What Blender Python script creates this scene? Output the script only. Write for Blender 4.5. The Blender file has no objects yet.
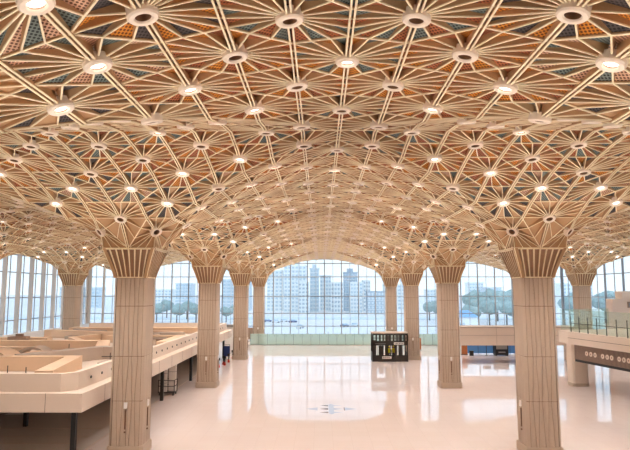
import bpy, bmesh, math, random
from mathutils import Vector, Matrix
random.seed(7)
S = bpy.context.scene
COL = S.collection
R = math.radians

# ------------------------------------------------------------------ helpers
def lin(c):
    return tuple((v/255/12.92) if v/255 <= .04045 else ((v/255+.055)/1.055)**2.4 for v in c)

def mat(name, rgb, rough=.6, metal=0., spec=.5, noise=0., nscale=3., bump=0.):
    m = bpy.data.materials.new(name); m.use_nodes = True
    nt = m.node_tree; b = nt.nodes['Principled BSDF']
    c = lin(rgb)
    b.inputs['Base Color'].default_value = (*c, 1)
    b.inputs['Roughness'].default_value = rough
    b.inputs['Metallic'].default_value = metal
    b.inputs['Specular IOR Level'].default_value = spec
    if noise:
        tc = nt.nodes.new('ShaderNodeTexCoord'); n = nt.nodes.new('ShaderNodeTexNoise')
        n.inputs['Scale'].default_value = nscale; n.inputs['Detail'].default_value = 4
        nt.links.new(tc.outputs['Object'], n.inputs['Vector'])
        mx = nt.nodes.new('ShaderNodeMix'); mx.data_type = 'RGBA'
        mx.inputs[6].default_value = (*[v*(1-noise) for v in c], 1)
        mx.inputs[7].default_value = (*[min(1, v*(1+noise)) for v in c], 1)
        nt.links.new(n.outputs['Fac'], mx.inputs[0])
        nt.links.new(mx.outputs[2], b.inputs['Base Color'])
    return m

def emit(name, rgb, s):
    m = bpy.data.materials.new(name); m.use_nodes = True
    nt = m.node_tree; b = nt.nodes['Principled BSDF']
    b.inputs['Base Color'].default_value = (*lin(rgb), 1)
    b.inputs['Emission Color'].default_value = (*lin(rgb), 1)
    b.inputs['Emission Strength'].default_value = s
    return m

def glass(name, tint, opacity_rgb, opac, gloss=.06):
    """thin architectural glass: tinted transparency with a milky share and a glossy skin"""
    m = bpy.data.materials.new(name); m.use_nodes = True
    nt = m.node_tree; nt.nodes.clear()
    out = nt.nodes.new('ShaderNodeOutputMaterial')
    t = nt.nodes.new('ShaderNodeBsdfTransparent'); t.inputs[0].default_value = (*lin(tint), 1)
    d = nt.nodes.new('ShaderNodeBsdfDiffuse'); d.inputs[0].default_value = (*lin(opacity_rgb), 1)
    g = nt.nodes.new('ShaderNodeBsdfGlossy'); g.inputs[1].default_value = .03
    m1 = nt.nodes.new('ShaderNodeMixShader'); m1.inputs[0].default_value = opac
    m2 = nt.nodes.new('ShaderNodeMixShader'); m2.inputs[0].default_value = gloss
    nt.links.new(t.outputs[0], m1.inputs[1]); nt.links.new(d.outputs[0], m1.inputs[2])
    nt.links.new(m1.outputs[0], m2.inputs[1]); nt.links.new(g.outputs[0], m2.inputs[2])
    nt.links.new(m2.outputs[0], out.inputs[0])
    return m

def mesh_panel(name, rgb, dark, cell=.085, fill=.30):
    """perforated / expanded-metal ceiling panel: holes on a diagonal grid"""
    m = bpy.data.materials.new(name); m.use_nodes = True
    nt = m.node_tree; b = nt.nodes['Principled BSDF']; b.inputs['Roughness'].default_value = .7
    tc = nt.nodes.new('ShaderNodeTexCoord')
    mp = nt.nodes.new('ShaderNodeMapping'); mp.inputs['Rotation'].default_value = (0, 0, R(45))
    mp.inputs['Scale'].default_value = (1/cell, 1/cell, 0)
    nt.links.new(tc.outputs['Object'], mp.inputs['Vector'])
    v = nt.nodes.new('ShaderNodeTexVoronoi'); v.inputs['Randomness'].default_value = 0; v.inputs['Scale'].default_value = 1
    nt.links.new(mp.outputs[0], v.inputs['Vector'])
    r = nt.nodes.new('ShaderNodeValToRGB')
    r.color_ramp.elements[0].position = fill; r.color_ramp.elements[0].color = (*lin(dark), 1)
    r.color_ramp.elements[1].position = fill+.1; r.color_ramp.elements[1].color = (*lin(rgb), 1)
    nt.links.new(v.outputs['Distance'], r.inputs[0])
    nt.links.new(r.outputs[0], b.inputs['Base Color'])
    return m

class MB:
    def __init__(s): s.v = []; s.f = []; s.m = []
    def quad(s, p, mi=0):
        n = len(s.v); s.v += [tuple(q) for q in p]; s.f.append(tuple(range(n, n+len(p)))); s.m.append(mi)
    def box(s, x0, x1, y0, y1, z0, z1, mi=0):
        n = len(s.v)
        s.v += [(x0,y0,z0),(x1,y0,z0),(x1,y1,z0),(x0,y1,z0),(x0,y0,z1),(x1,y0,z1),(x1,y1,z1),(x0,y1,z1)]
        for f in ((0,3,2,1),(4,5,6,7),(0,1,5,4),(1,2,6,5),(2,3,7,6),(3,0,4,7)):
            s.f.append(tuple(n+i for i in f)); s.m.append(mi)
    def bar(s, p, q, w, z0, z1, mi=0):
        """vertical-sided wall segment in plan from p to q"""
        p = Vector(p); q = Vector(q); d = (q-p).normalized(); n = Vector((-d.y, d.x))*w/2
        c = [p+n, p-n, q-n, q+n]
        k = len(s.v)
        s.v += [(a.x,a.y,z0) for a in c]+[(a.x,a.y,z1) for a in c]
        for f in ((0,3,2,1),(4,5,6,7),(0,1,5,4),(1,2,6,5),(2,3,7,6),(3,0,4,7)):
            s.f.append(tuple(k+i for i in f)); s.m.append(mi)
    def prism(s, pts, z0, z1, mi=0):
        n = len(s.v); k = len(pts)
        s.v += [(p[0],p[1],z0) for p in pts]+[(p[0],p[1],z1) for p in pts]
        s.f.append(tuple(range(n+k-1, n-1, -1))); s.m.append(mi)
        s.f.append(tuple(range(n+k, n+2*k))); s.m.append(mi)
        for i in range(k):
            j = (i+1) % k
            s.f.append((n+i, n+j, n+k+j, n+k+i)); s.m.append(mi)
    def lathe(s, prof, seg, mtx=None, mi=0, closed=False):
        n = len(s.v); k = len(prof)
        for i in range(seg):
            a = 2*math.pi*i/seg
            for r, z in prof:
                p = Vector((r*math.cos(a), r*math.sin(a), z))
                s.v.append(tuple(mtx @ p if mtx else p))
        for i in range(seg):
            j = (i+1) % seg
            for t in range(k if closed else k-1):
                u = (t+1) % k
                s.f.append((n+i*k+t, n+j*k+t, n+j*k+u, n+i*k+u)); s.m.append(mi)
    def tube(s, p, q, r, seg=8, mi=0, r2=None):
        p = Vector(p); q = Vector(q); d = q-p
        M = Matrix.Translation(p) @ d.to_track_quat('Z', 'Y').to_matrix().to_4x4()
        s.lathe([(0,0),(r,0),(r2 or r,d.length),(0,d.length)], seg, M, mi)
    def mesh(s, name, mats):
        me = bpy.data.meshes.new(name); me.from_pydata(s.v, [], s.f)
        for m in (mats if isinstance(mats, (list, tuple)) else [mats]): me.materials.append(m)
        me.polygons.foreach_set('material_index', s.m)
        me.update(); return me
    def build(s, name, mats, parent=None, smooth=False):
        me = s.mesh(name, mats)
        if smooth: me.polygons.foreach_set('use_smooth', [True]*len(me.polygons))
        return link(name, me, parent)

def link(name, me, parent=None, loc=None):
    o = bpy.data.objects.new(name, me); COL.objects.link(o)
    if parent: o.parent = parent
    if loc: o.location = loc
    return o
def tag(o, label, cat, group=None):
    o['label'] = label; o['category'] = cat
    if group: o['group'] = group
    return o
def thing(name, label, cat, loc=(0,0,0), group=None, rz=0):
    o = link(name, None, None, loc); o.rotation_euler.z = rz
    return tag(o, label, cat, group)
def struct(o): o['kind'] = 'structure'; return o

# ------------------------------------------------------------------ materials
M = {}
M['fin']    = mat('shade toned tan rib', (204,166,124), .55, noise=.06, nscale=.8)  # flanks coloured darker than the edge to hold the ribs' side shade
M['edge']   = mat('lit tone cream edge', (255,240,206), .5)  # lower edge coloured paler, as if catching light from below
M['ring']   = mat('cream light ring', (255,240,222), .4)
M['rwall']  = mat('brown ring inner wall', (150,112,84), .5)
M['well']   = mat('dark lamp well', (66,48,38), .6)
M['lamp']   = emit('lit lamp disc', (255,244,232), 4)
M['p_tan']  = mesh_panel('tan mesh', (222,180,150), (110,72,52))
M['p_teal'] = mesh_panel('teal mesh', (120,134,130), (44,50,50))
M['p_org']  = mesh_panel('orange mesh', (226,146,48), (110,58,14))
M['p_rust'] = mesh_panel('rust mesh', (186,110,66), (88,42,22))
M['p_sol']  = mat('tan solid panel', (206,166,124), .6)
M['p_slat'] = mesh_panel('slate mesh', (88,80,80), (40,36,36))
M['clad']   = mat('beige column cladding', (198,177,157), .5, noise=.05, nscale=1.2)
M['joint']  = mat('dark cladding joint', (120,88,66), .8)
M['cap_in'] = mat('capital infill', (176,138,106), .6)
M['cream']  = mat('cream cladding panel', (238,220,204), .5, noise=.04, nscale=.5)
M['roofing']= mat('pale roof board', (232,200,170), .75, noise=.07, nscale=.7)
M['roofgry']= mat('greyish roof board', (196,178,164), .8, noise=.08, nscale=.9)
M['black']  = mat('black painted steel', (26,24,24), .45)
M['chark']  = mat('charcoal steel', (54,48,44), .5)
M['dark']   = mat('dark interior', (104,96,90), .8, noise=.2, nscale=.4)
M['darkfl'] = mat('dark hall floor', (216,206,198), .25, noise=.1, nscale=.3)
M['grey']   = mat('grey metal', (150,146,142), .4, .5)
M['mull']   = mat('pale grey mullion', (160,158,158), .45)
M['finw']   = mat('beige window fin', (222,204,188), .5)
M['white']  = mat('white panel', (252,247,242), .5)
M['blue']   = mat('blue hoarding', (84,140,200), .5)
M['navy']   = mat('navy plastic', (36,60,120), .5)
M['red']    = mat('red plastic', (206,50,30), .45)
M['orange'] = mat('orange brown panel', (176,104,60), .6)
M['brown']  = mat('brown louvre', (158,130,112), .6)
M['yellow'] = mat('yellow vest cloth', (226,214,40), .7)
M['cloth']  = mat('dark work cloth', (48,46,52), .8)
M['skin']   = mat('skin', (150,104,76), .6)
M['inlay']  = mat('blue grey stone inlay', (188,190,202), .12)
M['inlayd'] = mat('dark stone inlay', (136,116,106), .12)
M['glass']  = glass('facade glass', (236,244,250), (225,235,245), .06, .05)
M['rail']   = glass('green tinted screen glass', (226,246,240), (232,250,244), .5, .06)
M['railc']  = glass('clear green balustrade glass', (243,250,246), (220,234,222), .07, .05)
M['bpale']  = mat('hazed pale building', (236,238,236), .8)  # far block walls and windows paled: distance haze put into their colours
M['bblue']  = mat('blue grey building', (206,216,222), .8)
M['bwin']   = mat('hazed window glazing', (184,202,214), .5)
M['bdark']  = mat('hazed slate building', (168,184,196), .8)
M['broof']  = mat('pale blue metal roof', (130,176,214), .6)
M['tree']   = mat('hazy tree foliage', (146,166,162), .9, noise=.3, nscale=.4)  # distance haze is mixed into the foliage colour
M['trunk']  = mat('tree trunk', (110,100,92), .9)
M['apron']  = mat('pale apron concrete', (226,222,220), .9, noise=.12, nscale=.02)
M['carw']   = mat('white car paint', (230,232,236), .3)
M['carb']   = mat('blue car paint', (70,100,150), .3)
M['tyre']   = mat('tyre rubber', (30,30,32), .8)

def floor_mat():
    m = bpy.data.materials.new('polished cream floor tile'); m.use_nodes = True
    nt = m.node_tree; b = nt.nodes['Principled BSDF']
    tc = nt.nodes.new('ShaderNodeTexCoord')
    br = nt.nodes.new('ShaderNodeTexBrick'); br.offset = 0; br.inputs['Scale'].default_value = 1
    br.inputs['Brick Width'].default_value = 1.2; br.inputs['Row Height'].default_value = 1.2
    br.inputs['Mortar Size'].default_value = .006; br.inputs['Bias'].default_value = 0
    c = lin((228,213,208)); c2 = lin((226,210,204)); c3 = lin((210,194,188))
    br.inputs['Color1'].default_value = (*c, 1); br.inputs['Color2'].default_value = (*c2, 1); br.inputs['Mortar'].default_value = (*c3, 1)
    nt.links.new(tc.outputs['Object'], br.inputs['Vector'])
    nt.links.new(br.outputs['Color'], b.inputs['Base Color'])
    b.inputs['Roughness'].default_value = .03
    b.inputs['Specular IOR Level'].default_value = .24
    return m
M['floor'] = floor_mat()

# ------------------------------------------------------------------ layout numbers
U = 1.5                                   # lattice step; a vault module is 16 x 16 steps round each column
ROWS = [11.7, 35.7, 59.7, 83.7, 107.7]
LINES = [-36, -12, 12, 36]
HT = {0: 11.85, 1: 12.85, 2: 13.45, 3: 14.12, 4: 14.67, 5: 15.15, 6: 15.5, 7: 15.77, 8: 15.95}
CAM = Vector((-.77, 0, 9.35)); PITCH = 6.46; YAW = .54; F = 588.

cam = bpy.data.cameras.new('camera'); co = link('camera', cam)
cam.sensor_width = 36; cam.lens = F/630*36; cam.clip_end = 3000
co.location = CAM; co.rotation_euler = (R(90+PITCH), 0, R(YAW))
S.camera = co
CMI = (Matrix.Translation(CAM) @ co.rotation_euler.to_matrix().to_4x4()).inverted()
def project(p):
    q = CMI @ Vector(p)
    if q.z > -.1: return None
    return 315+F*q.x/-q.z, 225-F*q.y/-q.z, -q.z

# ------------------------------------------------------------------ the vault module
def P(a, b):
    """lattice point in the first quadrant of a module (column axis at the origin)"""
    if (a, b) == (0, 0): return Vector((1.5, 1.5, 11.87))
    if (a, b) == (1, 0): return Vector((1.5, 0, 11.87))
    if (a, b) == (0, 1): return Vector((0, 1.5, 11.87))
    if (a, b) == (1, 1): return Vector((1.62, 1.62, HT[1]))
    return Vector((a*U, b*U, HT[max(a, b)]))
cls = lambda a, b: (a+b) % 3
tris = []                                  # (hub, v1, v2) in (signed) lattice keys
def key(a, b, sx, sy):
    # the points that bend round the capital differ per quadrant; all else is shared across the mirror lines
    if (a, b) == (0, 0): return (.5*sx, .5*sy)
    return (a*sx, b*sy)
PT = {}
for sx in (1, -1):
    for sy in (1, -1):
        for a in range(8):
            for b in range(8):
                for T in (((a,b),(a+1,b),(a+1,b+1)), ((a,b),(a+1,b+1),(a,b+1))):
                    ks = []
                    for q in T:
                        k = key(*q, sx, sy); p = P(*q); PT[k] = Vector((p.x*sx, p.y*sy, p.z)); ks.append((cls(*q), k))
                    h = [k for c, k in ks if c == 2][0]; o = [k for c, k in ks if c != 2]
                    tris.append((h, o[0], o[1]))
NR = {k: Vector() for k in PT}
for t in tris:
    n = (PT[t[1]]-PT[t[0]]).cross(PT[t[2]]-PT[t[0]])
    if n.length < 1e-9: continue
    n.normalize()
    c = (PT[t[0]]+PT[t[1]]+PT[t[2]])/3
    ref = Vector((0, 0, 1)) if (Vector((c.x, c.y)).length > 3) else Vector((-c.x, -c.y, .8))
    if n.dot(ref) < 0: n = -n
    for k in t: NR[k] += n
for k in NR:
    # on the module rim the mirror makes the normal stay in the rim plane
    if abs(k[0]) == 8: NR[k].x = 0
    if abs(k[1]) == 8: NR[k].y = 0
    NR[k].normalize()

for sx in (1, -1):
    for sy in (1, -1): NR[(sx, sy)] = Vector((-sx*.55, -sy*.55, .63)).normalized()
HUBS = sorted({t[0] for t in tris})
LIT = {(1,4),(2,3),(3,5),(5,6),(3,8)}
def is_lit(k):
    a, b = sorted((int(abs(k[0])), int(abs(k[1])))); return (a, b) in LIT
def colours(k):
    a, b = sorted((abs(k[0]), abs(k[1]))); r = max(a, b)
    if (a, b) in ((1,1), (0,2)): return 4, 4
    if (a, b) in ((2,3), (1,4)): return (4, 5) if (a, b) == (2, 3) else (0, 1)
    if (a, b) == (0, 5): return 2, 5
    if (a, b) in ((2, 6), (4, 7)): return 2, 3
    if (a, b) in ((3, 5), (5, 6)): return 3, 2
    if (a, b) in ((3, 8), (0, 8)): return 2, 1
    if (a, b) == (4, 4): return 0, 1
    return 3, 1
rib = MB(); pan = MB()
D_HUB, D_RIM = .36, .06
def fin(p, np_, q, nq, dp, dq, w=.04, side=0., e=.03, t0=0.):
    """one blade from p to q: cream lower edge toned as lit, tan flanks toned as shaded"""
    # ribs on a rim shared by two modules are built by one of them only
    for ax in (0, 1):
        if p[ax] < -11.99 and q[ax] < -11.99: return
    d = (q-p).normalized(); n = (np_+nq).normalized(); s = d.cross(n).normalized()
    p = p + s*side + d*t0; q = q + s*side; o = s*w/2
    p2 = p+np_*dp; q2 = q+nq*dq
    if side: p = p-np_*.07; q = q-nq*.07
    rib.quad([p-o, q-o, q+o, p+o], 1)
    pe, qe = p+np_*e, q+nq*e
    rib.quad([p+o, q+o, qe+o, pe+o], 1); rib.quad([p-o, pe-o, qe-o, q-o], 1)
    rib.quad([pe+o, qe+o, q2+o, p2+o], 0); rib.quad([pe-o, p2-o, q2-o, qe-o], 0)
done = set()
by_hub = {}
for t in tris: by_hub.setdefault(t[0], []).append(t)
for h, ts in by_hub.items():
    hp, hn = PT[h], NR[h]
    def ang(v): return math.atan2(v.y-hp.y, v.x-hp.x) if hn.z > .3 else 0
    ts = sorted(ts, key=lambda t: math.atan2(*reversed(((PT[t[1]]+PT[t[2]])/2-hp).to_2d())))
    c1, c2 = colours(h); n = 0
    for _, v1, v2 in ts:
        a1 = math.atan2(PT[v1].y-hp.y, PT[v1].x-hp.x); a2 = math.atan2(PT[v2].y-hp.y, PT[v2].x-hp.x)
        if (a2-a1) % (2*math.pi) > math.pi: v1, v2 = v2, v1
        pts = [(PT[v1].lerp(PT[v2], i/3), (NR[v1].lerp(NR[v2], i/3)).normalized()) for i in range(4)]
        for i in range(3):
            (p, pn), (q, qn) = pts[i], pts[i+1]
            mi = c1 if n % 2 == 0 else c2; n += 1
            pan.quad([hp+hn*D_HUB, p+pn*D_RIM, q+qn*D_RIM], mi)
            if i: fin(hp, hn, p, pn, D_HUB, D_RIM, t0=.24)
        for v in (v1, v2):
            if (h, v) in done: continue
            done.add((h, v))
            along_y = abs(PT[v].x-hp.x) < .2 and abs(PT[v].y-hp.y) > .5
            if along_y:
                for s in (-.055, .055): fin(hp, hn, PT[v], NR[v], D_HUB, D_RIM, .05, s, .03, .24)
            else: fin(hp, hn, PT[v], NR[v], D_HUB, D_RIM, t0=.24)
        e = tuple(sorted((v1, v2)))
        if e not in done:
            done.add(e)
            if abs(PT[v1].x-PT[v2].x) < .2 and abs(PT[v1].y-PT[v2].y) > .5:
                for s in (-.055, .055): fin(PT[v1], NR[v1], PT[v2], NR[v2], D_RIM, D_RIM, .05, s)
            else: fin(PT[v1], NR[v1], PT[v2], NR[v2], D_RIM, D_RIM, .055)
PAN = pan.mesh('coffer_panels', [M['p_tan'], M['p_teal'], M['p_org'], M['p_rust'], M['p_sol'], M['p_slat']])
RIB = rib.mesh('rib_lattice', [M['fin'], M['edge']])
ceiling = struct(link('ceiling', None, None, (0, 0, 0)))
ceiling['label'] = 'vaulted timber-toned lattice ceiling of star-shaped coffers with coloured mesh panels'
ceiling['category'] = 'ceiling'
for X in LINES:
    for Y in ROWS:
        o = link('coffer_panels', PAN, ceiling, (X, Y, 0))
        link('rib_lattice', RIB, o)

# ------------------------------------------------------------------ ceiling lights at the hubs
ring_prof = [(.17,.10),(.17,-.10),(.20,-.14),(.30,-.14),(.34,-.10),(.34,.12)]
def ring_mesh(seg):
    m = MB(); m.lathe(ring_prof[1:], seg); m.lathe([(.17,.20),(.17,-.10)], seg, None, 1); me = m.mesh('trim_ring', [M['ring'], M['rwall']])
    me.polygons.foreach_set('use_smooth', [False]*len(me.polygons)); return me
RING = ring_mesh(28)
m = MB(); m.lathe([(0,-.06),(.17,-.06)], 20); LAMP = m.mesh('lamp', M['lamp'])
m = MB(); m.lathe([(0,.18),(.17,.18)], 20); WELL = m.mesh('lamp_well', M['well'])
col_word = {-12: 'left', 12: 'right', -36: 'outer left', 36: 'outer right'}
row_word = {35.7: 'nearest', 59.7: 'second', 83.7: 'third', 107.7: 'fourth'}
def hub_label(X, Y, k, lit):
    st = 'lit' if lit else 'unlit'
    a, b = int(k[0]), int(k[1])
    gx = round((X-(-12))/U)+a; gy = b
    lr = f'{abs(a)} rib lines {"right" if a > 0 else "left"} of' if a else 'in line with'
    nf = f'{abs(b)} {"behind" if b > 0 else "before"}'
    if Y == 11.7:
        c = round((X+a*U)/U)
        lr = f'{abs(c)} rib lines {"right" if c > 0 else "left"} of centreline' if c else 'on hall centreline'
        return f'{st} round light overhead, {lr}, {8-b} rows before first crown'
    if abs(X) == 36: cn = f'{row_word[Y]} outer {"left" if X < 0 else "right"} column'
    else: cn = f'{row_word[Y]} {"left" if X < 0 else "right"} column'
    if b == 0: return f'{st} round ceiling light {lr} {cn}, level with it'
    return f'{st} round ceiling light {lr} {cn}, {nf} it'
hubs = []; seen = set()
for Y in ROWS:
    for X in sorted(LINES, key=abs):
        for k in HUBS:
            p = PT[k]+Vector((X, Y, 0)); g = (round(p.x, 1), round(p.y, 1))
            if g in seen: continue
            seen.add(g)
            pr = project(p); n = NR[k]
            vis = pr is not None and -4 < pr[0] < 634 and -4 < pr[1] < 454 and (CAM-p).dot(n) < -.05*(CAM-p).length*0
            hubs.append((pr[2] if vis else 9e9, X, Y, k, p, n))
hubs.sort(key=lambda h: h[0])
stuff = MB()
NL = 0
for i, (dist, X, Y, k, p, n) in enumerate(hubs):
    q = n.to_track_quat('Z', 'Y'); lit = is_lit(k)
    if i < 300 and dist < 1e9:
        NL += 1
        root = link('ceiling_light', None, None, p); root.rotation_mode = 'QUATERNION'; root.rotation_quaternion = q
        tag(root, hub_label(X, Y, k, lit), 'ceiling light', 'round lights at the star hubs of the vault')
        link('trim_ring', RING, root)
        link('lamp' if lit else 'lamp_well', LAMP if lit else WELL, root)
    else:
        Mx = Matrix.Translation(p) @ q.to_matrix().to_4x4()
        stuff.lathe([(.17,.08),(.19,-.15),(.31,-.15),(.34,.10)], 10, Mx, 0)
        stuff.lathe([(0,-.08 if lit else .03),(.17,-.08 if lit else .03)], 10, Mx, 1 if lit else 2)
so = stuff.build('distant_ceiling_lights', [M['ring'], M['lamp'], M['well']])
so['kind'] = 'stuff'; tag(so, 'many small round lights dotting the farther vaults of the ceiling', 'ceiling lights', 'round lights at the star hubs of the vault')

# ------------------------------------------------------------------ columns
HW = .95; CH = .16                        # shaft half width, corner chamfer
def col_outline(hw, ch):
    return [(-hw+ch,-hw),(hw-ch,-hw),(hw,-hw+ch),(hw,hw-ch),(hw-ch,hw),(-hw+ch,hw),(-hw,hw-ch),(-hw,-hw+ch)]
core = MB(); core.prism(col_outline(HW-.05, CH-.02), .3, 10.15)
shaft = MB()
zj = [.55, 3.07, 5.6, 8.5, 10.15]
def face_frames():
    for r in range(4):
        a = r*math.pi/2; yield Vector((math.cos(a), math.sin(a), 0)), Vector((math.sin(a), -math.cos(a), 0))
for tdir, ndir in face_frames():           # tdir along the face, ndir outwards
    L = HW-CH; n = 6
    for s in range(len(zj)-1):
        z0, z1 = zj[s]+.015, zj[s+1]-.015
        for i in range(n):
            def edge(j, lvl):
                x = -L+2*L*j/n
                if 0 < j < n: x += (.055 if (j+lvl) % 2 else -.055)*(1 if s < 2 else .45)
                return x
            g = .013
            pts = []
            for x, z in ((edge(i, s)+g, z0), (edge(i+1, s)-g, z0), (edge(i+1, s+1)-g, z1), (edge(i, s+1)+g, z1)):
                pts.append((x, z))
            def at(x, z, d): return tdir*x+ndir*d+Vector((0, 0, z))
            mx, d0, d1 = (pts[0][0]+pts[1][0])/2, HW-.012, HW+.02
            mt = (pts[3][0]+pts[2][0])/2
            # shallow pleat: each strip is folded along its middle
            A, B, C, D = [at(x, z, d0) for x, z in pts]; E = at(mx, z0, d1); G = at(mt, z1, d1)
            shaft.quad([A, E, G, D]); shaft.quad([E, B, C, G])
            A2, B2, C2, D2 = [at(x, z, HW-.055) for x, z in pts]
            shaft.quad([A2, A, D, D2]); shaft.quad([B, B2, C2, C]); shaft.quad([D, G, C, C2, D2]); shaft.quad([A2, B2, B, E, A])
    # chamfer strip at the corner
    for s in range(len(zj)-1):
        z0, z1 = zj[s]+.015, zj[s+1]-.015
        a = tdir*(L+.02)+ndir*HW; b = tdir*HW+ndir*(L+.02)
        shaft.quad([a+Vector((0,0,z0)), b+Vector((0,0,z0)), b+Vector((0,0,z1)), a+Vector((0,0,z1))])
SHAFT = shaft.mesh('shaft', M['clad']); CORE = core.mesh('shaft_core', M['joint'])
pl = MB(); pl.prism(col_outline(HW+.09, CH), 0, .5); pl.prism(col_outline(HW+.06, CH), .5, .55)
PLINTH = pl.mesh('plinth', M['clad'])
cap = MB()
zc0, zc1 = 10.15, 11.87; T0, T1 = HW, 1.5
def capat(f, t, push=0.):                   # f along the face -1..1, t up 0..1
    hw = T0+(T1-T0)*t**1.15
    return f*hw, hw+push, zc0+(zc1-zc0)*t
for tdir, ndir in face_frames():
    A = lambda f, t, push=0.: (lambda x, d, z: tdir*x+ndir*d+Vector((0,0,z)))(*capat(f, t, push))
    K = 4
    for i in range(K):
        t0, t1 = i/K, (i+1)/K
        cap.quad([A(-.96,t0,-.16), A(.96,t0,-.16), A(.96,t1,-.16), A(-.96,t1,-.16)], 1)
    nf = 8
    for j in range(nf+1):
        f = -1+2*j/nf; w = .028
        for i in range(K):
            t0, t1 = i/K, (i+1)/K
            w0 = w*(1+.3*t0); w1 = w*(1+.3*t1)
            cap.quad([A(f-w0,t0), A(f+w0,t0), A(f+w1,t1), A(f-w1,t1)], 2)
            cap.quad([A(f+w0,t0), A(f+w0,t0,-.17), A(f+w1,t1,-.17), A(f+w1,t1)], 0)
            cap.quad([A(f-w0,t0,-.17), A(f-w0,t0), A(f-w1,t1), A(f-w1,t1,-.17)], 0)
    for t, h in ((0, .04), (.96, .04)):      # rims
        cap.quad([A(-1,t,.015), A(1,t,.015), A(1,t+h,.015), A(-1,t+h,.015)], 2)
        cap.quad([A(-1,t,-.16), A(1,t,-.16), A(1,t,.015), A(-1,t,.015)], 2)
CAPM = cap.mesh('capital', [M['fin'], M['cap_in'], M['edge']])
m = MB(); m.box(-.09,.09,-HW-.10,-HW-.02, 2.65,3.0); FIT = m.mesh('column_fitting', M['white'])
m = MB(); m.box(-.035,.035,-HW-.07,-HW-.02, 1.5,2.55); m.box(-.05,.05,-HW-.08,-HW-.02,1.3,1.38); HOSE = m.mesh('cable_run', M['joint'])
UPFILL = bpy.data.lights.new('ceiling_fill', 'SPOT'); UPFILL.energy = 1500; UPFILL.color = (1, .95, .86); UPFILL.spot_size = R(72); UPFILL.spot_blend = .7; UPFILL.shadow_soft_size = .1  # added spots to brighten the vault; no such lamps are known
clab = {(-12,11.7): 'column beside the viewpoint, outside the left picture edge', (12,11.7): 'column beside the viewpoint, outside the right picture edge',
        (-12,35.7): 'nearest left beige pleated column beside the roofed retail island, flared capital',
        (12,35.7): 'nearest right beige pleated column, large on the right of the open floor',
        (-12,59.7): 'second beige column on the left, standing past the trolley of white panels',
        (12,59.7): 'second beige column on the right, left of the blue hoarding',
        (-12,83.7): 'third beige column on the left beside the red floor stands',
        (12,83.7): 'third beige column on the right, next to the dark steel cabin',
        (-12,107.7): 'fourth and farthest beige column on the left, behind the green glass screen',
        (12,107.7): 'fourth and farthest beige column on the right, rising behind the steel cabin',
        (-36,83.7): 'outer left beige column rising behind the island roofs by the finned windows',
        (36,83.7): 'outer right beige column rising behind the glass balustrade of the mezzanine',
        (-36,107.7): 'far outer left column hidden behind the nearest left column',
        (36,107.7): 'far outer right column hidden behind the nearest right column',
        (-36,59.7): 'outer left column just beyond the left picture edge',
        (36,59.7): 'outer right column just beyond the right picture edge'}
columns = []
for (X, Y), lab in clab.items():
    t = thing('column', lab, 'column', (X, Y, 0), 'beige columns with flared capitals')
    if Y > 106:
        t.location.z = 0
    s = link('shaft', SHAFT, t); link('shaft_core', CORE, s)
    link('plinth', PLINTH, t); link('capital', CAPM, t)
    for a in (0, math.pi/2, math.pi, math.pi*1.5):   # white fittings with cable runs, also on unseen faces; spots are added fill
        if not ((X, Y) == (12, 35.7) and a == 0):
            f = link('column_fitting', FIT, t); f.rotation_euler.z = a
            h = link('cable_run', HOSE, t); h.rotation_euler.z = a
        out = Vector((math.sin(a), -math.cos(a), 0))
        if X == -12 and Y < 90 and out.x < -.5: continue   # the island roof stands on this side
        b_ = link('ceiling_fill', UPFILL, None, Vector((X, Y, 3.1))+out*(HW+.15))
        aim = out*math.sin(R(37))+Vector((0, 0, math.cos(R(37))))
        b_.rotation_mode = 'QUATERNION'; b_.rotation_quaternion = (-aim).to_track_quat('Z', 'Y')
    columns.append(t)

# ------------------------------------------------------------------ floors, walls and glazed facades
m = MB(); m.box(-14.75, 48, -12, 106, -.4, 0); struct(m.build('floor', M['floor']))
m = MB(); m.box(-48, -14.75, -12, 119.7, -.4, -.001); o = m.build('floor_side', M['darkfl']); struct(o)
m = MB(); m.box(-14.75, 48, 106, 119.7, -1.0, -.4); o = m.build('floor_far', M['cream']); struct(o)
m = MB(); m.box(-48, 48, -12.4, -12, -1, 16.6); struct(m.build('wall_back', M['cream']))
m = MB(); m.box(-48, 48, -12, -.3, 15.9, 16.3); struct(m.build('ceiling_back', M['fin']))
for s, nm in ((-1, 'left'), (1, 'right')):
    m = MB(); m.box(48*s-.2, 48*s+.2, -12, 34, -1, 16.6); struct(m.build('wall_'+nm, M['cream']))

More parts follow.
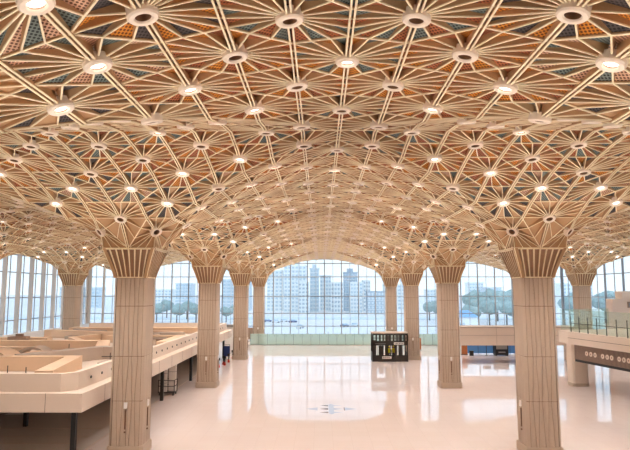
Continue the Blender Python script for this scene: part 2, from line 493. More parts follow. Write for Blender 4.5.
for i, (X, Y) in enumerate([(x, y) for x in LINES for y in ROWS if (x, y) not in clab]):
    m = MB(); m.box(X-1.7, X+1.7, Y-1.7, Y+1.7, 11.88, 12.0); struct(m.build(f'trim_{6+i}', M['fin']))  # unseen plates added to keep sun out where columns are left out
ZT = [2.47, 4.98, 8.4, 12.3, 15.0]
def facade(n, p, q, nrm, step, thin, finned):
    """glazed wall from p to q: pane, mullions, transoms; nrm points into the hall"""
    p = Vector(p); q = Vector(q); L = (q-p).length; d = (q-p)/L; nrm = Vector(nrm)
    def slab(s0, s1, t0, t1, z0, z1):
        mb = MB(); c = [p+d*s0+nrm*t0, p+d*s1+nrm*t0, p+d*s1+nrm*t1, p+d*s0+nrm*t1]
        mb.prism([(v.x, v.y) for v in c], z0, z1); return mb
    w = struct(slab(0, L, -.02, .02, -6, 16.0).build(f'window_{n}', M['glass']))
    k = round(L/step)
    for i in range(k+1):
        s = i*L/k
        if finned or (n == 1 and s < 17): slab(s-.15, s+.15, .06, .7, -1, 15.95).build('mullion', M['finw'], w)
        else: slab(s-.085, s+.085, .03, .35, -6, 15.95).build('mullion', M['mull'], w)
        if thin and i < k: slab(s+L/k/2-.04, s+L/k/2+.04, .03, .16, -6, 15.95).build('mullion', M['mull'], w)
    for z in ZT: slab(0, L, .03, .14, z-.07, z+.07).build('transom', M['mull'], w)
    slab(0, L, .03, .5, 15.8, 15.95).build('head_beam', M['finw'], w)
    return w
w1 = facade(1, (-48, 119.5), (48, 119.5), (0, -1), 3.43, True, False)
w2 = facade(2, (-47.9, 34), (-47.9, 119.4), (1, 0), 4.0, True, True)
w3 = facade(3, (47.9, 34), (47.9, 119.4), (-1, 0), 6.0, True, False)
# grey-white lower apron wall under the left windows
m = MB(); m.box(-47.3, -46.9, 60, 119, 0, 3.0); struct(m.build('trim_1', M['white']))
m = MB(); m.box(-47, -14, 118.4, 118.8, 0, 2.2); struct(m.build('trim_2', M['brown']))

# ------------------------------------------------------------------ floor medallions
def medallion(X, Y, lab):
    t = thing('floor_medallion', lab, 'floor inlay', (X, Y, 0), 'stone star inlays in the floor')
    m = MB()
    z0, z1 = 0.0, .006
    m.prism([(-2.05,0),(-1.1,-.62),(-1.1,.62)][::1], z0, z1); m.prism([(2.05,0),(1.1,.62),(1.1,-.62)], z0, z1)
    m.build('side_point', M['inlay'], t)
    m = MB()
    for y, h, r in ((1.35,.38,.95), (0,.5,1.0), (-1.35,.38,.95)): m.prism([(-.12,y-h),(r,y),(-.12,y+h)], z0, z1)
    m.prism([(-.22,-1.75),(0,-2.1),(.2,-1.75),(.2,1.75),(0,2.1),(-.22,1.75)], z0, z1+.001)
    m.build('star', M['inlay'], t)
    m = MB()
    for y, h in ((1.35, .3), (0, .4), (-1.35, .3)): m.prism([(-.95,y),(-.25,y-h),(-.25,y+h)], z0, z1)
    m.box(1.0,1.08,-.62,.62, z0, z1)
    m.build('dark_point', M['inlayd'], t)
medallion(.08, 48.5, 'blue grey star inlay in the middle of the polished floor')
medallion(25.4, 47.6, 'dark star inlay in the floor at the right picture edge')

# ------------------------------------------------------------------ left retail island
isl = thing('retail_island', 'long cream roofed retail island on black posts along the left side', 'building', (0, 0, 0))
EX, FY, LX, BY = -13.7, 32.6, -34.4, 87.
ZB, ZS, ZPT = 2.85, 3.85, 4.83
m = MB(); m.box(LX, EX, FY, BY, ZB, ZS); fas = m.build('fascia', M['cream'], isl)
for x in (-15.7, -20.5, -25.3):               # fascia panel joints
    m = MB(); m.box(x-.012, x+.012, FY-.006, FY, ZB, ZS); m.build('fascia_joint', M['joint'], fas)
for y in range(36, 87, 4):
    m = MB(); m.box(EX, EX+.006, y-.012, y+.012, ZB, ZS); m.build('fascia_joint', M['joint'], fas)
def wall(nm, pts, w=.4, z1=ZPT, mt='cream', z0=ZS, name='parapet'):
    m = MB(); P_ = [Vector(p) for p in pts]; L_, R_ = [], []
    for i, p in enumerate(P_):
        d0 = (p-P_[i-1]).normalized() if i else (P_[1]-p).normalized()
        d1 = (P_[i+1]-p).normalized() if i < len(P_)-1 else d0
        n0 = Vector((-d0.y, d0.x)); n1 = Vector((-d1.y, d1.x)); n = (n0+n1).normalized(); n = n*(w/2/max(.35, n.dot(n0)))
        L_.append(p+n); R_.append(p-n)
    for i in range(len(P_)-1): m.quad([(*L_[i],z1),(*R_[i],z1),(*R_[i+1],z1),(*L_[i+1],z1)])
    for i in range(len(P_)-1):
        m.quad([(*L_[i],z0),(*L_[i],z1),(*L_[i+1],z1),(*L_[i+1],z0)]); m.quad([(*R_[i],z1),(*R_[i],z0),(*R_[i+1],z0),(*R_[i+1],z1)])
    for i in (0, -1): m.quad([(*L_[i],z0),(*R_[i],z0),(*R_[i],z1),(*L_[i],z1)])
    return m.build(name, M[mt], isl)
par = wall('', [(LX, 33.3), (-15.2, 33.3), (-14.6, 33.9), (-14.6, 86.3), (LX, 86.3)], .35)
m = MB()
y = 35.6
while y < 84:
    m.tube((-14.43, y, 4.32), (-14.38, y, 4.32), .085, 10); y += 1.75
m.build('air_nozzle', M['chark'], par)
# ducts and low partition boxes on the roof
def duct(pts, w=.9, z1=4.85, mt='roofing'):
    o = wall('', pts, w, z1, mt, ZS+.02, 'roof_duct'); return o
duct([(-16.6, 34.2), (-18.1, 41.9), (-30, 41.9)], 1.0, 4.85)
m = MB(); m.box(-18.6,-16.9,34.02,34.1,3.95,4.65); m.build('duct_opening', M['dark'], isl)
duct([(-15.4, 49.3), (-18.9, 49.3), (-22.5, 42.9)], 1.0, 4.85, 'roofgry')
duct([(-18.9, 49.3), (-21.5, 57), (-34, 57)], 1.1, 4.7)
duct([(-16, 57), (-16, 65), (-24, 65)], 1.0, 4.6)
duct([(-21, 66.5), (-33, 72), (-34, 72)], 1.3, 4.75)
duct([(-17, 71), (-26, 71)], .8, 4.5, 'roofgry')
duct([(-16, 79), (-34, 79)], 1.4, 4.6)
duct([(-28, 47), (-34, 47)], 1.0, 4.8, 'roofgry')
duct([(-26.5, 52), (-34, 53)], 1.2, 4.55)
duct([(-29, 62), (-34, 62)], 1.2, 4.6)
duct([(-18, 61), (-21, 66), (-20, 70)], .7, 4.45, 'roofgry')
duct([(-24, 58.5), (-27.5, 64), (-26, 69)], .8, 4.5)
duct([(-18, 74), (-24, 77)], .7, 4.4)
duct([(-28, 75), (-33, 78)], .7, 4.5, 'roofgry')
duct([(-23, 81), (-27, 85)], .8, 4.5)
for (x, y, w, d) in ((-27.5,44,1.6,1.2),(-22.8,53.4,1.8,1.2),(-25.2,60.8,1.8,1.4),(-20.5,74.8,1.6,1.4),(-29.6,69.5,1.6,1.4),(-18.4,82,2,1.4)):
    m = MB(); m.box(x-w/2,x+w/2,y-d/2,y+d/2,ZS,4.25); b_ = m.build('roof_hatch', M['roofgry'], isl)
    m = MB(); m.box(x-w/2+.15,x+w/2-.15,y-d/2+.15,y+d/2-.15,4.25,4.27); m.build('hatch_opening', M['brown'], b_)
def pipe_arc(x, y, r, w, name, mt):
    m = MB()
    n = 14
    for i in range(n):
        a0, a1 = math.pi*i/n, math.pi*(i+1)/n
        for (ra, rb) in ((r, r-.25),):
            p = [(x+ra*math.cos(a0), y, ZS+ra*.75*math.sin(a0)), (x+ra*math.cos(a1), y, ZS+ra*.75*math.sin(a1))]
            q = [(x+rb*math.cos(a0), y, ZS+rb*.75*math.sin(a0)), (x+rb*math.cos(a1), y, ZS+rb*.75*math.sin(a1))]
            up = [(v[0], v[1]+w, v[2]) for v in p]; uq = [(v[0], v[1]+w, v[2]) for v in q]
            m.quad([p[0], p[1], up[1], up[0]]); m.quad([p[0], q[0], q[1], p[1]]); m.quad([up[0], up[1], uq[1], uq[0]]); m.quad([q[0], uq[0], uq[1], q[1]])
    return m.build(name, M[mt], isl)
pipe_arc(-22.6, 44.0, 1.3, 2.2, 'arched_duct', 'roofing')
pipe_arc(-25.4, 44.4, 1.5, 2.2, 'arched_duct', 'roofing')
pipe_arc(-24.6, 49.0, 1.3, 1.6, 'arched_duct', 'roofgry')
m = MB(); m.box(-32.3,-30.4,59.8,60.6,ZS,4.85); m.box(-31.6,-31,60,60.5,4.85,5.1); m.build('plant_unit', M['brown'], isl)
m = MB(); m.box(-19.4,-17.2,61.5,63.2,ZS,4.4); m.box(-19.6,-17.0,61.3,63.4,4.4,4.5); m.build('roof_hatch', M['brown'], isl)
m = MB(); m.box(-17.4,-16,44.5,46.5,ZS,4.1); m.build('roof_hatch', M['roofgry'], isl)
for (x, y) in ((-19.6,38.2),(-21.2,39.0),(-15.6,46.9),(-17.4,47.2),(-22.3,36.2),(-26,38),(-16.7,54),(-24,55)):
    m = MB(); m.tube((x,y,ZS),(x,y,4.55),.035,6); m.build('conduit_stub', M['chark'], isl)
m = MB(); m.box(-18,-15.4,46.95,47.05,4.25,4.31); m.build('conduit_run', M['chark'], isl)
# black posts
for (x, y) in ((-14.4,33.4),(-21.4,42.2),(-26,42.2),(-14.5,42),(-14.5,52),(-14.5,63.4),(-14.5,73.3),(-14.5,84.4),(-24,52),(-24,62),(-24,72)):
    m = MB(); m.box(x-.13,x+.13,y-.13,y+.13,0,ZB); m.build('post', M['black'], isl)
# dark recessed shop line below the roof
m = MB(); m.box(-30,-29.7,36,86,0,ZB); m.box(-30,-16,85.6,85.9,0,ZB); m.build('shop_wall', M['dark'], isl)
m = MB()
for (y) in (37.5, 39.2, 41.5): m.box(-29,-15.8,y,y+.05,0,.012)
struct(m.build('trim_3', M['roofgry']))
m = MB(); m.box(-14.85,-14.75,30,106,0,.02); struct(m.build('trim_4', M['roofgry']))
t = thing('scrap_sheet', 'pale crumpled sheet lying on the dark floor under the island', 'sheet', (-24.2, 46.2, 0))
m = MB(); m.quad([(-.7,-.3,.02),(.2,-.35,.05),(.1,.3,.16),(-.6,.25,.03)]); m.quad([(.2,-.35,.05),(.8,-.1,.02),(.7,.4,.03),(.1,.3,.16)]); m.build('sheet', M['white'], t)

# trolley with white panels by the island
tr = thing('panel_trolley', 'grey wheeled trolley holding two tall white panels, left of the second column', 'trolley', (-14.75, 55.0, 0))
m = MB(); m.box(-.75,.75,-.6,.6,.22,.3)
for x in (-.72,.72):
    for y in (-.57,.57): m.box(x-.03,x+.03,y-.03,y+.03,.3,1.35)
for z in (.8,1.32):
    m.box(-.75,.75,-.6,-.55,z,z+.05); m.box(-.75,.75,.55,.6,z,z+.05); m.box(.7,.75,-.6,.6,z,z+.05); m.box(-.75,-.7,-.6,.6,z,z+.05)
m.build('frame', M['chark'], tr)
for x in (-.62,.62):
    for y in (-.5,.5):
        m = MB(); m.tube((x-.04,y,.11),(x+.04,y,.11),.11,12); m.build('wheel', M['tyre'], tr)
for x, y, h in ((-.36,-.2,2.3),(.36,.25,2.45)):
    tp = thing('white_panel', f'tall white boxed panel on the trolley, {"left and lower" if x < 0 else "right and taller"} of the two', 'panel', (-14.75+x, 55.0+y, .3), 'white panels on the trolley')
    m = MB(); m.box(-.31,.31,-.16,.16,0,h); m.build('board', M['white'], tp)
    for f in (.33, .7):
        m = MB(); m.box(-.315,.315,-.165,.165,h*f,h*f+.03); m.build('strap', M['grey'], tp)

# things by the third left column
hb = thing('site_hut', 'white hoarding hut with a grey sloping roof, left of the third left column', 'hut', (-14.4, 90, 0))
m = MB(); m.box(-1.1,.9,0,2,0,4.0); m.build('hut_wall', M['white'], hb)
m = MB(); m.prism([(-1.2,-.15),(1.0,-.15),(1.0,2.1),(-1.2,2.1)], 4.0, 4.35); m.build('hut_roof', M['grey'], hb)
bt = thing('blue_trolley', 'blue upright luggage trolley left of the third left column', 'trolley', (-13.6, 82.2, 0))
m = MB(); m.box(-.5,.35,-.06,.06,.5,1.9); m.build('back_panel', M['navy'], bt)
m = MB(); m.box(-.5,.35,-.7,.06,.18,.26); m.tube((-.45,0,.2),(-.45,0,2.1),.03); m.tube((.3,0,.2),(.3,0,2.1),.03); m.tube((-.45,0,2.1),(.3,0,2.1),.03); m.build('frame', M['grey'], bt)
for x in (-.4,.25):
    for y in (-.6,0):
        m = MB(); m.tube((x-.03,y,.1),(x+.03,y,.1),.1,10); m.build('wheel', M['tyre'], bt)
for i, (px, py) in enumerate(((-13.4,74.3),(-13.3,77.2),(-13.0,76.4),(-13.0,79.6),(-13.15,84.2))):
    w = ['nearest', 'third nearest', 'second nearest', 'fourth nearest', 'farthest'][i]
    t = thing('floor_stand', f'small black stand with a red base by the island edge, {w} of the five', 'floor stand', (px, py, 0), 'red based floor stands by the left columns')
    m = MB(); m.lathe([(0,0),(.15,0),(.15,.16),(.07,.4),(0,.4)], 14); m.build('base', M['red'], t)
    m = MB(); m.tube((0,0,.4),(0,0,.95),.06,10); m.box(-.16,.16,-.04,.04,.85,1.15); m.build('post', M['black'], t)

# ------------------------------------------------------------------ glass screen across the far end
sc = thing('glass_screen', 'green tinted glass screen across the far end of the hall', 'screen', (0, 105.2, 0))
x = -13.2; i = 0
while x < 24:
    if not (1.0 < x < 1.2):
        m = MB(); m.box(x+.02, x+1.5, -.015, .015, .08, 1.95); m.build('glass_panel', M['rail'], sc)
    m = MB(); m.box(x-.02, x+.02, -.05, .05, 0, 1.98 if i % 9 else 2.35); m.build('post', M['chark'], sc)
    m = MB(); m.box(x+.25,x+.33,-.03,.03,1.55,1.63); m.box(x+1.2,x+1.28,-.03,.03,1.55,1.63); m.build('glass_clip', M['black'], sc)
    x += 1.53; i += 1
m = MB(); m.box(-13.2, 24.5, -.06, .06, 0, .08); m.build('base_rail', M['grey'], sc)

# ------------------------------------------------------------------ dark steel cabin with two workers
kx0, kx1, ky = 6.2, 11.0, 80.6
cb = thing('steel_cabin', 'dark steel framed open cabin beside the third right column', 'cabin', ((kx0+kx1)/2, ky, 0))
W = (kx1-kx0)/2
m = MB(); m.box(-W,W,0,2.4,.0,.22); m.build('base', M['chark'], cb)
m = MB(); m.box(-W-.05,W+.05,-.05,2.45,3.72,3.86); m.build('roof', M['roofgry'], cb)
for x in (-W+.07, W-.07):
    for y in (.07, 2.33):
        m = MB(); m.box(x-.07,x+.07,y-.07,y+.07,.22,3.72); m.build('post', M['chark'], cb)
m = MB(); m.box(-W,W,0,.1,.22,.85); m.build('front_panel', M['chark'], cb)
m = MB()                                       # upper fascia with two rows of small openings
m.box(-W,W,0,.08,2.15,2.75); m.box(-W,W,0,.08,3.5,3.72); m.box(-W,W,0,.08,3.08,3.16)
for k in range(11):
    x = -W+.07+k*(2*W-.14)/10; m.box(x-.11,x+.11,0,.08,2.75,3.5)
m.build('fascia', M['chark'], cb)
for k in range(1, 14):
    x = -W+k*2*W/14
    m = MB(); m.box(x-.022,x+.022,.02,.07,.85,2.15); m.build('bar', M['chark'], cb)
m = MB(); m.box(-W,-W+.06,.1,2.3,.22,1.2); m.box(W-.06,W,.1,2.3,.22,1.2); m.build('side_panel', M['chark'], cb)
for k in range(5):
    x = -W+.1+k*(2*W-.2)/5; m = MB(); m.box(x+.03, x+(2*W-.2)/5*(.8 if k % 2 else .62), 2.3, 2.34, .22, (2.7, 1.9, 3.3, 2.3, 3.5)[k]); m.build('rear_panel', M['dark'], cb)
for k in range(1, 7):
    m = MB(); m.box(-W+2*W*k/7-.02,-W+2*W*k/7+.02,2.32,2.37,.22,3.72); m.build('bar', M['chark'], cb)
m = MB(); m.box(.5,1.85,-.03,0,2.25,2.55); sg = m.build('sign', M['white'], cb)
m = MB()
for k, (x, w) in enumerate(((.6,.12),(.78,.2),(1.02,.1),(1.18,.18),(1.42,.12),(1.6,.14))): m.box(x,x+w,-.036,-.03,2.33,2.47)
m.build('lettering', M['grey'], sg)
m = MB(); m.box(-1.1,.15,-.03,0,.38,.7); sg = m.build('sign', M['white'], cb)
m = MB()
for k, (x, w) in enumerate(((-1.0,.14),(-.8,.16),(-.58,.1),(-.42,.18),(-.15,.12))): m.box(x,x+w,-.036,-.03,.47,.61)
m.build('lettering', M['grey'], sg)
m = MB(); m.box(-2.0,-.6,-.02,0,2.32,2.38); m.build('sign', M['grey'], cb)

def person(x, y, z, rz, lab, arm):
    me = bpy.data.meshes.new('person')
    J = [((0,0,.92),.135),((0,0,1.12),.13),((0,0,1.36),.15),((0,.0,1.48),.06),((0,-.01,1.55),.075),((0,-.02,1.64),.098),((0,-.01,1.72),.07),
         ((.1,0,.86),.095),((.115,-.02,.48),.062),((.12,.02,.09),.042),((.13,-.13,.045),.036),
         ((-.1,0,.86),.095),((-.115,-.02,.48),.062),((-.12,.02,.09),.042),((-.13,-.13,.045),.036),
         ((.19,0,1.40),.062),((.25,.02,1.14),.046),((.24,-.14,.92+arm),.036),((.235,-.2,.86+arm*1.3),.034),
         ((-.19,0,1.40),.062),((-.25,.02,1.14),.046),((-.24,-.08,.90),.036),((-.235,-.12,.82),.034)]
    E = [(0,1),(1,2),(2,3),(3,4),(4,5),(5,6),(0,7),(7,8),(8,9),(9,10),(0,11),(11,12),(12,13),(13,14),(2,15),(15,16),(16,17),(17,18),(2,19),(19,20),(20,21),(21,22)]
    me.from_pydata([j[0] for j in J], E, []); me.materials.append(M['cloth']); me.materials.append(M['skin'])
    o = link('person', me, None, (x, y, z)); o.rotation_euler.z = rz
    sk = o.modifiers.new('skin', 'SKIN'); sk.use_smooth_shade = True
    for i, j in enumerate(J):
        sv = me.skin_vertices[0].data[i]; sv.radius = (j[1], j[1]*(.8 if i in (1,2) else 1)); sv.use_root = i == 0
    o.modifiers.new('sub', 'SUBSURF').levels = 1; o.modifiers['sub'].render_levels = 2
    tag(o, lab, 'person', 'workers in yellow vests')
    m = MB()
    prof = [(.19,.86),(.20,1.0),(.20,1.2),(.225,1.34),(.19,1.46),(.09,1.5)]
    m.lathe(prof, 18)
    m.v = [(a, b*.72, c) for a, b, c in m.v]; m.build('vest', M['yellow'], o, True)
    m = MB(); m.lathe([(.125,1.685),(.118,1.74),(.08,1.79),(0,1.805)], 16); m.lathe([(.155,1.68),(.12,1.69)], 16); m.build('helmet', M['yellow'], o, True)
    m = MB(); m.lathe([(0,1.50),(.06,1.51),(.088,1.58),(.096,1.64),(.085,1.70),(0,1.72)], 14); m.v = [(a, b*1.1-.02, c) for a, b, c in m.v]; 
    h = m.build('face', M['skin'], o, True)
    m = MB()
    for s in (-1, 1): m.box(s*.035-.014,s*.035+.014,-.128,-.118,1.635,1.65)
    m.box(-.025,.025,-.122,-.112,1.565,1.573); m.build('eyes_and_mouth', M['cloth'], o)
    m = MB(); m.prism([(-.014,-.12),(.0,-.145),(.014,-.12)], 1.59, 1.63); m.build('nose', M['skin'], o)
    for s in (-1, 1):                                  # hands with five fingers
        hz = (.86+arm*1.3) if s > 0 else .82; hy = -.2 if s > 0 else -.12
        m = MB(); m.box(s*.235-.018,s*.235+.018,hy-.05,hy+.035,hz-.09,hz)
        for f in range(4):
            yy = hy-.045+f*.022; ln = (.065,.075,.08,.06)[f]
            m.tube((s*.235,yy,hz-.085),(s*.232,yy-.012,hz-.085-ln*.55),.0085,6); m.tube((s*.232,yy-.012,hz-.085-ln*.55),(s*.222,yy-.02,hz-.085-ln),.008,6)
        m.tube((s*.235,hy-.05,hz-.03),(s*.222,hy-.085,hz-.075),.009,6)
        m.build('hand', M['skin'], o)
    return o
person(kx0+2.35, ky+.75, .22, R(10), 'worker in a yellow vest standing in the steel cabin, left of the pair', .12)
person(kx0+2.95, ky+1.05, .22, R(-25), 'worker in a yellow vest standing in the steel cabin, right of the pair', .02)
bd = thing('brown_board', 'brown upright board on the floor right of the third right column', 'board', (14.9, 96, 0))
m = MB(); m.box(-.45,.45,-.05,.05,.15,1.95); m.build('panel', M['orange'], bd)
m = MB(); m.box(-.4,-.34,-.25,.25,0,.15); m.box(.34,.4,-.25,.25,0,.15); m.build('foot', M['chark'], bd)

# ------------------------------------------------------------------ far right counter block with blue hoarding
fb = thing('counter_block', 'low cream fascia block with an open front behind the right columns', 'building', (0, 0, 0))
m = MB(); m.box(17.6, 33.6, 79.5, 83.2, 2.25, 4.55); m.build('fascia', M['cream'], fb)
m = MB(); m.box(17.5, 33.7, 79.4, 83.3, 4.55, 4.68); m.build('cap', M['roofgry'], fb)
m = MB(); m.box(17.6, 33.6, 79.46, 79.5, 3.55, 3.6)
for x in (22.6, 27.6, 32.6): m.box(x-.015,x+.015,79.46,79.5,2.25,4.55)
m.build('panel_joint', M['roofgry'], fb)
for x in (18.0, 33.2):
    m = MB(); m.box(x-.35,x+.35,82.2,83,0,2.25); m.build('pier', M['cream'], fb)
hd = thing('blue_hoarding', 'long blue hoarding inside the low cream counter block', 'hoarding', (0, 90.6, 0))
for k in range(5):
    x = 20.6+k*2.4; m = MB(); m.box(x+.03,x+2.37,-.03,.03,.1,1.55); m.build('panel', M['blue'], hd)
for k in range(6):
    x = 20.6+k*2.4; m = MB(); m.box(x-.03,x+.03,-.05,.05,0,1.6); m.build('post', M['navy'], hd)
op = thing('orange_post_panel', 'orange brown panel at the left end of the blue hoarding', 'panel', (20.65, 89.4, 0))
m = MB(); m.box(-.42,.42,-.1,.1,.06,2.05); m.build('board', M['orange'], op); m = MB(); m.box(-.5,.5,-.25,.25,0,.06); m.build('foot', M['chark'], op)
sc2 = thing('baggage_scanner', 'black boxy scanner machine with grey hood before the blue hoarding', 'machine', (25.75, 88.4, 0))
m = MB(); m.box(-.95,.95,-.6,.6,.12,.95); m.build('body', M['black'], sc2)
m = MB(); m.box(-.9,.9,-.5,.5,.95,1.95); m.build('hood', M['grey'], sc2)
m = MB(); m.box(-.98,-.82,-.55,.55,.95,2.02); m.box(.82,.98,-.55,.55,.95,2.02); m.build('side_frame', M['black'], sc2)
m = MB(); m.box(-.5,.5,-.64,-.6,.45,.62); m.build('tray', M['grey'], sc2)
for x in (-.8,.8):
    m = MB(); m.box(x-.08,x+.08,-.5,.5,0,.12); m.build('foot', M['black'], sc2)
sp = thing('sign_post', 'dark twin-board sign on a thin post before the blue hoarding', 'sign', (23.7, 88.6, 0))
m = MB(); m.tube((0,0,0),(0,0,2.05),.05,8); m.lathe([(0,0),(.25,0),(.25,.05),(0,.05)], 14); m.build('post', M['black'], sp)
m = MB(); m.box(-.62,-.05,-.06,.0,1.5,1.95); m.box(.05,.62,-.06,.0,1.5,1.95); m.build('board', M['black'], sp)
bx = thing('black_bin', 'small black bin on the floor before the blue hoarding', 'bin', (21.4, 88.2, 0))
m = MB(); m.prism([(-.26,-.22),(.26,-.22),(.26,.22),(-.26,.22)], 0, .62); m.build('body', M['black'], bx)
m = MB(); m.box(-.3,.3,-.26,.26,.62,.7); m.build('lid', M['black'], bx)

# ------------------------------------------------------------------ right mezzanine
mz = thing('mezzanine', 'cream mezzanine deck with rounded fascia at the right edge', 'balcony', (0, 0, 0))
edge = [(23.85, 59.6), (24.6, 55), (25.4, 50.5), (26.8, 44), (29, 37), (32, 30)]
m = MB(); m.prism([(47, 30), (47, 64), (37.4, 64), (37.4, 58.3), (34.6, 58.3), (34.6, 64)]+[(30, 64), (23.85, 62)]+edge, 4.2, 5.38); sl = m.build('deck', M['cream'], mz)
m = MB()
for a, b in zip(edge[:-1], edge[1:]):
    m.bar((a[0]-.02, a[1]), (b[0]-.02, b[1]), .03, 4.78, 4.81)
m.build('shadow_gap', M['joint'], sl)
pr = thing('pier', 'square white pier under the near end of the mezzanine, right of the nearest right column', 'pier', (25.1, 60.7, 0))
m = MB(); m.prism([(-.78,-.6),(-.6,-.78),(.6,-.78),(.78,-.6),(.78,.6),(.6,.78),(-.6,.78),(-.78,.6)], .3, 4.2); m.build('shaft', M['cream'], pr)
m = MB(); m.prism([(-.83,-.62),(-.62,-.83),(.62,-.83),(.83,-.62),(.83,.62),(.62,.83),(-.62,.83),(-.83,.62)], 0, .3); m.build('plinth', M['clad'], pr)
bal = thing('glass_balustrade', 'clear green glass balustrade with dark posts along the mezzanine edge', 'balustrade', (0, 0, 0))
def along(s):
    for a, b in zip(edge[:-1], edge[1:]):
        a = Vector(a); b = Vector(b); L = (b-a).length
        if s <= L: return a+(b-a)*s/L
        s -= L
    return Vector(edge[-1])
s = .1; INS = Vector((.15, 0))
while s < 30:
    p = along(s)+INS; q = along(s+1.33)+INS
    m = MB(); m.bar(p, q, .03, 5.45, 7.55); m.build('glass_panel', M['railc'], bal)
    d = (q-p).normalized(); r = p+Vector((.12, 0))
    m = MB(); m.bar(r-d*.03, r+d*.03, .08, 5.38, 6.9); m.build('post', M['chark'], bal)
    s += 1.38
m = MB()
for a, b in zip(edge[:-1], edge[1:]): m.bar((a[0]+.27, a[1]), (b[0]+.27, b[1]), .05, 6.2, 6.26)
m.build('hand_rail', M['chark'], bal)
# end return of the balustrade
m = MB(); m.bar((24.05, 61.8), (30, 63.8), .03, 5.45, 7.55); m.build('glass_panel', M['railc'], bal)
# room on the mezzanine
rm = thing('mezzanine_room', 'white boxy room with a brown window at the right edge above the mezzanine', 'room', (0, 0, 0))
m = MB(); m.box(35.4, 46, 74, 75.5, 0, 8.45); m.build('wall', M['cream'], rm)
m = MB(); m.box(36.6, 46, 73.8, 75.5, 8.45, 9.4); m.build('roof_box', M['cream'], rm)
m = MB(); m.box(37.3, 39.2, 73.92, 74.0, 7.35, 8.1); wn = m.build('window', M['brown'], rm)
m = MB(); m.box(37.45, 38.15, 73.9, 73.93, 7.47, 7.98); m.box(38.35, 39.05, 73.9, 73.93, 7.47, 7.98); m.build('pane', M['grey'], wn)
# louvred band hanging below the deck edge
m = MB(); mb = MB(); ml = MB()
pts = [along(.45+.5*i)+Vector((.35, 0)) for i in range(55)]
seg = [(pts[i], pts[i+1]) for i in range(len(pts)-1)]
for a, b in seg:
    m.bar(a, b, .12, -1.42, 0)
    mb.bar(a+Vector((.06, 0)), b+Vector((.06, 0)), .2, -1.66, -1.42)
bk = m.build('louvre_band', M['brown'], mz); bk.location.z = 4.2; mb.build('lower_edge', M['black'], bk)
for i, (a, b) in enumerate(seg):               # slanting fine slats
    d = b-a
    n = Vector((-d.y, d.x)).normalized(); n = n if n.x < 0 else -n
    for k in range(3):
        p = a+d*(k/3)+n*.062; q = a+d*(k/3+.1)+n*.062; sh = d*.5
        ml.quad([(*p, -1.4), (*q, -1.4), (*(q+sh), -.02), (*(p+sh), -.02)])
ml.build('slat', M['chark'], bk)
ml = MB()
for px, py in ((587.5,353),(591.6,354),(595.8,355),(603.5,357.3),(608,358.5),(612.6,359.6),(620,361.5),(624.6,362.5),(629.4,363.8)):
    best = min((abs(project((*(along(s_*.05)+Vector((.35, 0))), 3.5))[0]-px), s_*.05) for s_ in range(14, 400))
    c = along(best[1])+Vector((.35, 0)); d = (along(best[1]+.2)-along(best[1])).normalized(); n = Vector((-d.y, d.x)); n = n if n.x < 0 else -n
    n3 = Vector((*n, 0)); o3 = Vector((*c, -.72))
    m = MB(); m.tube(o3+n3*.06, o3+n3*.10, .22, 18); m.tube(o3+n3*.10, o3+n3*.105, .07, 10, 1); m.build('round_plate', [M['cream'], M['brown']], bk)

# ------------------------------------------------------------------ outdoors beyond the glass
m = MB(); m.box(-1500, 1500, 119.8, 2600, -6.3, -6); m.box(-1500, -48.5, -300, 119.8, -6.3, -6); m.box(48.5, 1500, -300, 119.8, -6.3, -6)
struct(m.build('ground', M['apron']))
m = MB(); m.box(-300, 300, 330, 352, -6, -5.7); struct(m.build('trim_5', M['bblue']))
def XY(px, d): return CAM.x+(px-320.5)*d/F
def ZY(py, d): return CAM.z+d*math.tan(R(PITCH)-math.atan((py-225)/F))
def building(px0, px1, top, d, mt, win, lab, storeys, bays, depth=16, crown=None):
    x0, x1 = XY(px0, d), XY(px1, d); z1 = ZY(top, d); cx = (x0+x1)/2; w = (x1-x0)/2
    t = thing('apartment_block', lab, 'building', (cx, d, -6), 'city blocks beyond the glass wall'); H = z1+6
    m = MB(); m.box(-w, w, 0, depth, 0, H); m.build('wall', M[mt], t)
    m = MB(); m.box(-w-.4, w+.4, -.4, depth+.4, H, H+.7); m.build('parapet', M[mt], t)
    fh = H/storeys; bw = 2*w/bays
    for s in range(storeys):
        m = MB()
        for b in range(bays): m.box(-w+bw*(b+.18), -w+bw*(b+.82), -.15, .02, fh*(s+.3), fh*(s+.82))
        m.build('window_row', M[win], t)
        m = MB(); m.box(-w, w, -.7, 0, fh*s+fh*.02, fh*s+fh*.12); m.build('balcony_slab', M['bpale'], t)
    if crown:
        m = MB(); m.box(-w*.5, w*.4, depth*.2, depth*.8, H+.7, H+.7+crown); m.build('roof_house', M[mt], t)
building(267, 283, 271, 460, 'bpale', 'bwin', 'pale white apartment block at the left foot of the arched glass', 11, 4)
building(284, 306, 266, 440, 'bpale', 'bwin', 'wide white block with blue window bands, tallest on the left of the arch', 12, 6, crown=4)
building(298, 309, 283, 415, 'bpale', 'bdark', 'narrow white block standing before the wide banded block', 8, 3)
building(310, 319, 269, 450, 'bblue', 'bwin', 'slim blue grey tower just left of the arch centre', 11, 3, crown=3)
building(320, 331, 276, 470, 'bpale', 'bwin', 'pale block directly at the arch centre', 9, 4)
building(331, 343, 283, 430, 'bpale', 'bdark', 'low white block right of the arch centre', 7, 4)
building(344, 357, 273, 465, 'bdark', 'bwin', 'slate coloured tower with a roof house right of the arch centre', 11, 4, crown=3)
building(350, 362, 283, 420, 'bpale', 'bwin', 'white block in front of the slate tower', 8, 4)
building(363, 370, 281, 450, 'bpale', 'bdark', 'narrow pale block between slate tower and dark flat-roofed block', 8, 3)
building(367, 384, 292, 400, 'bdark', 'bblue', 'dark flat-roofed block near the right foot of the arch', 5, 5)
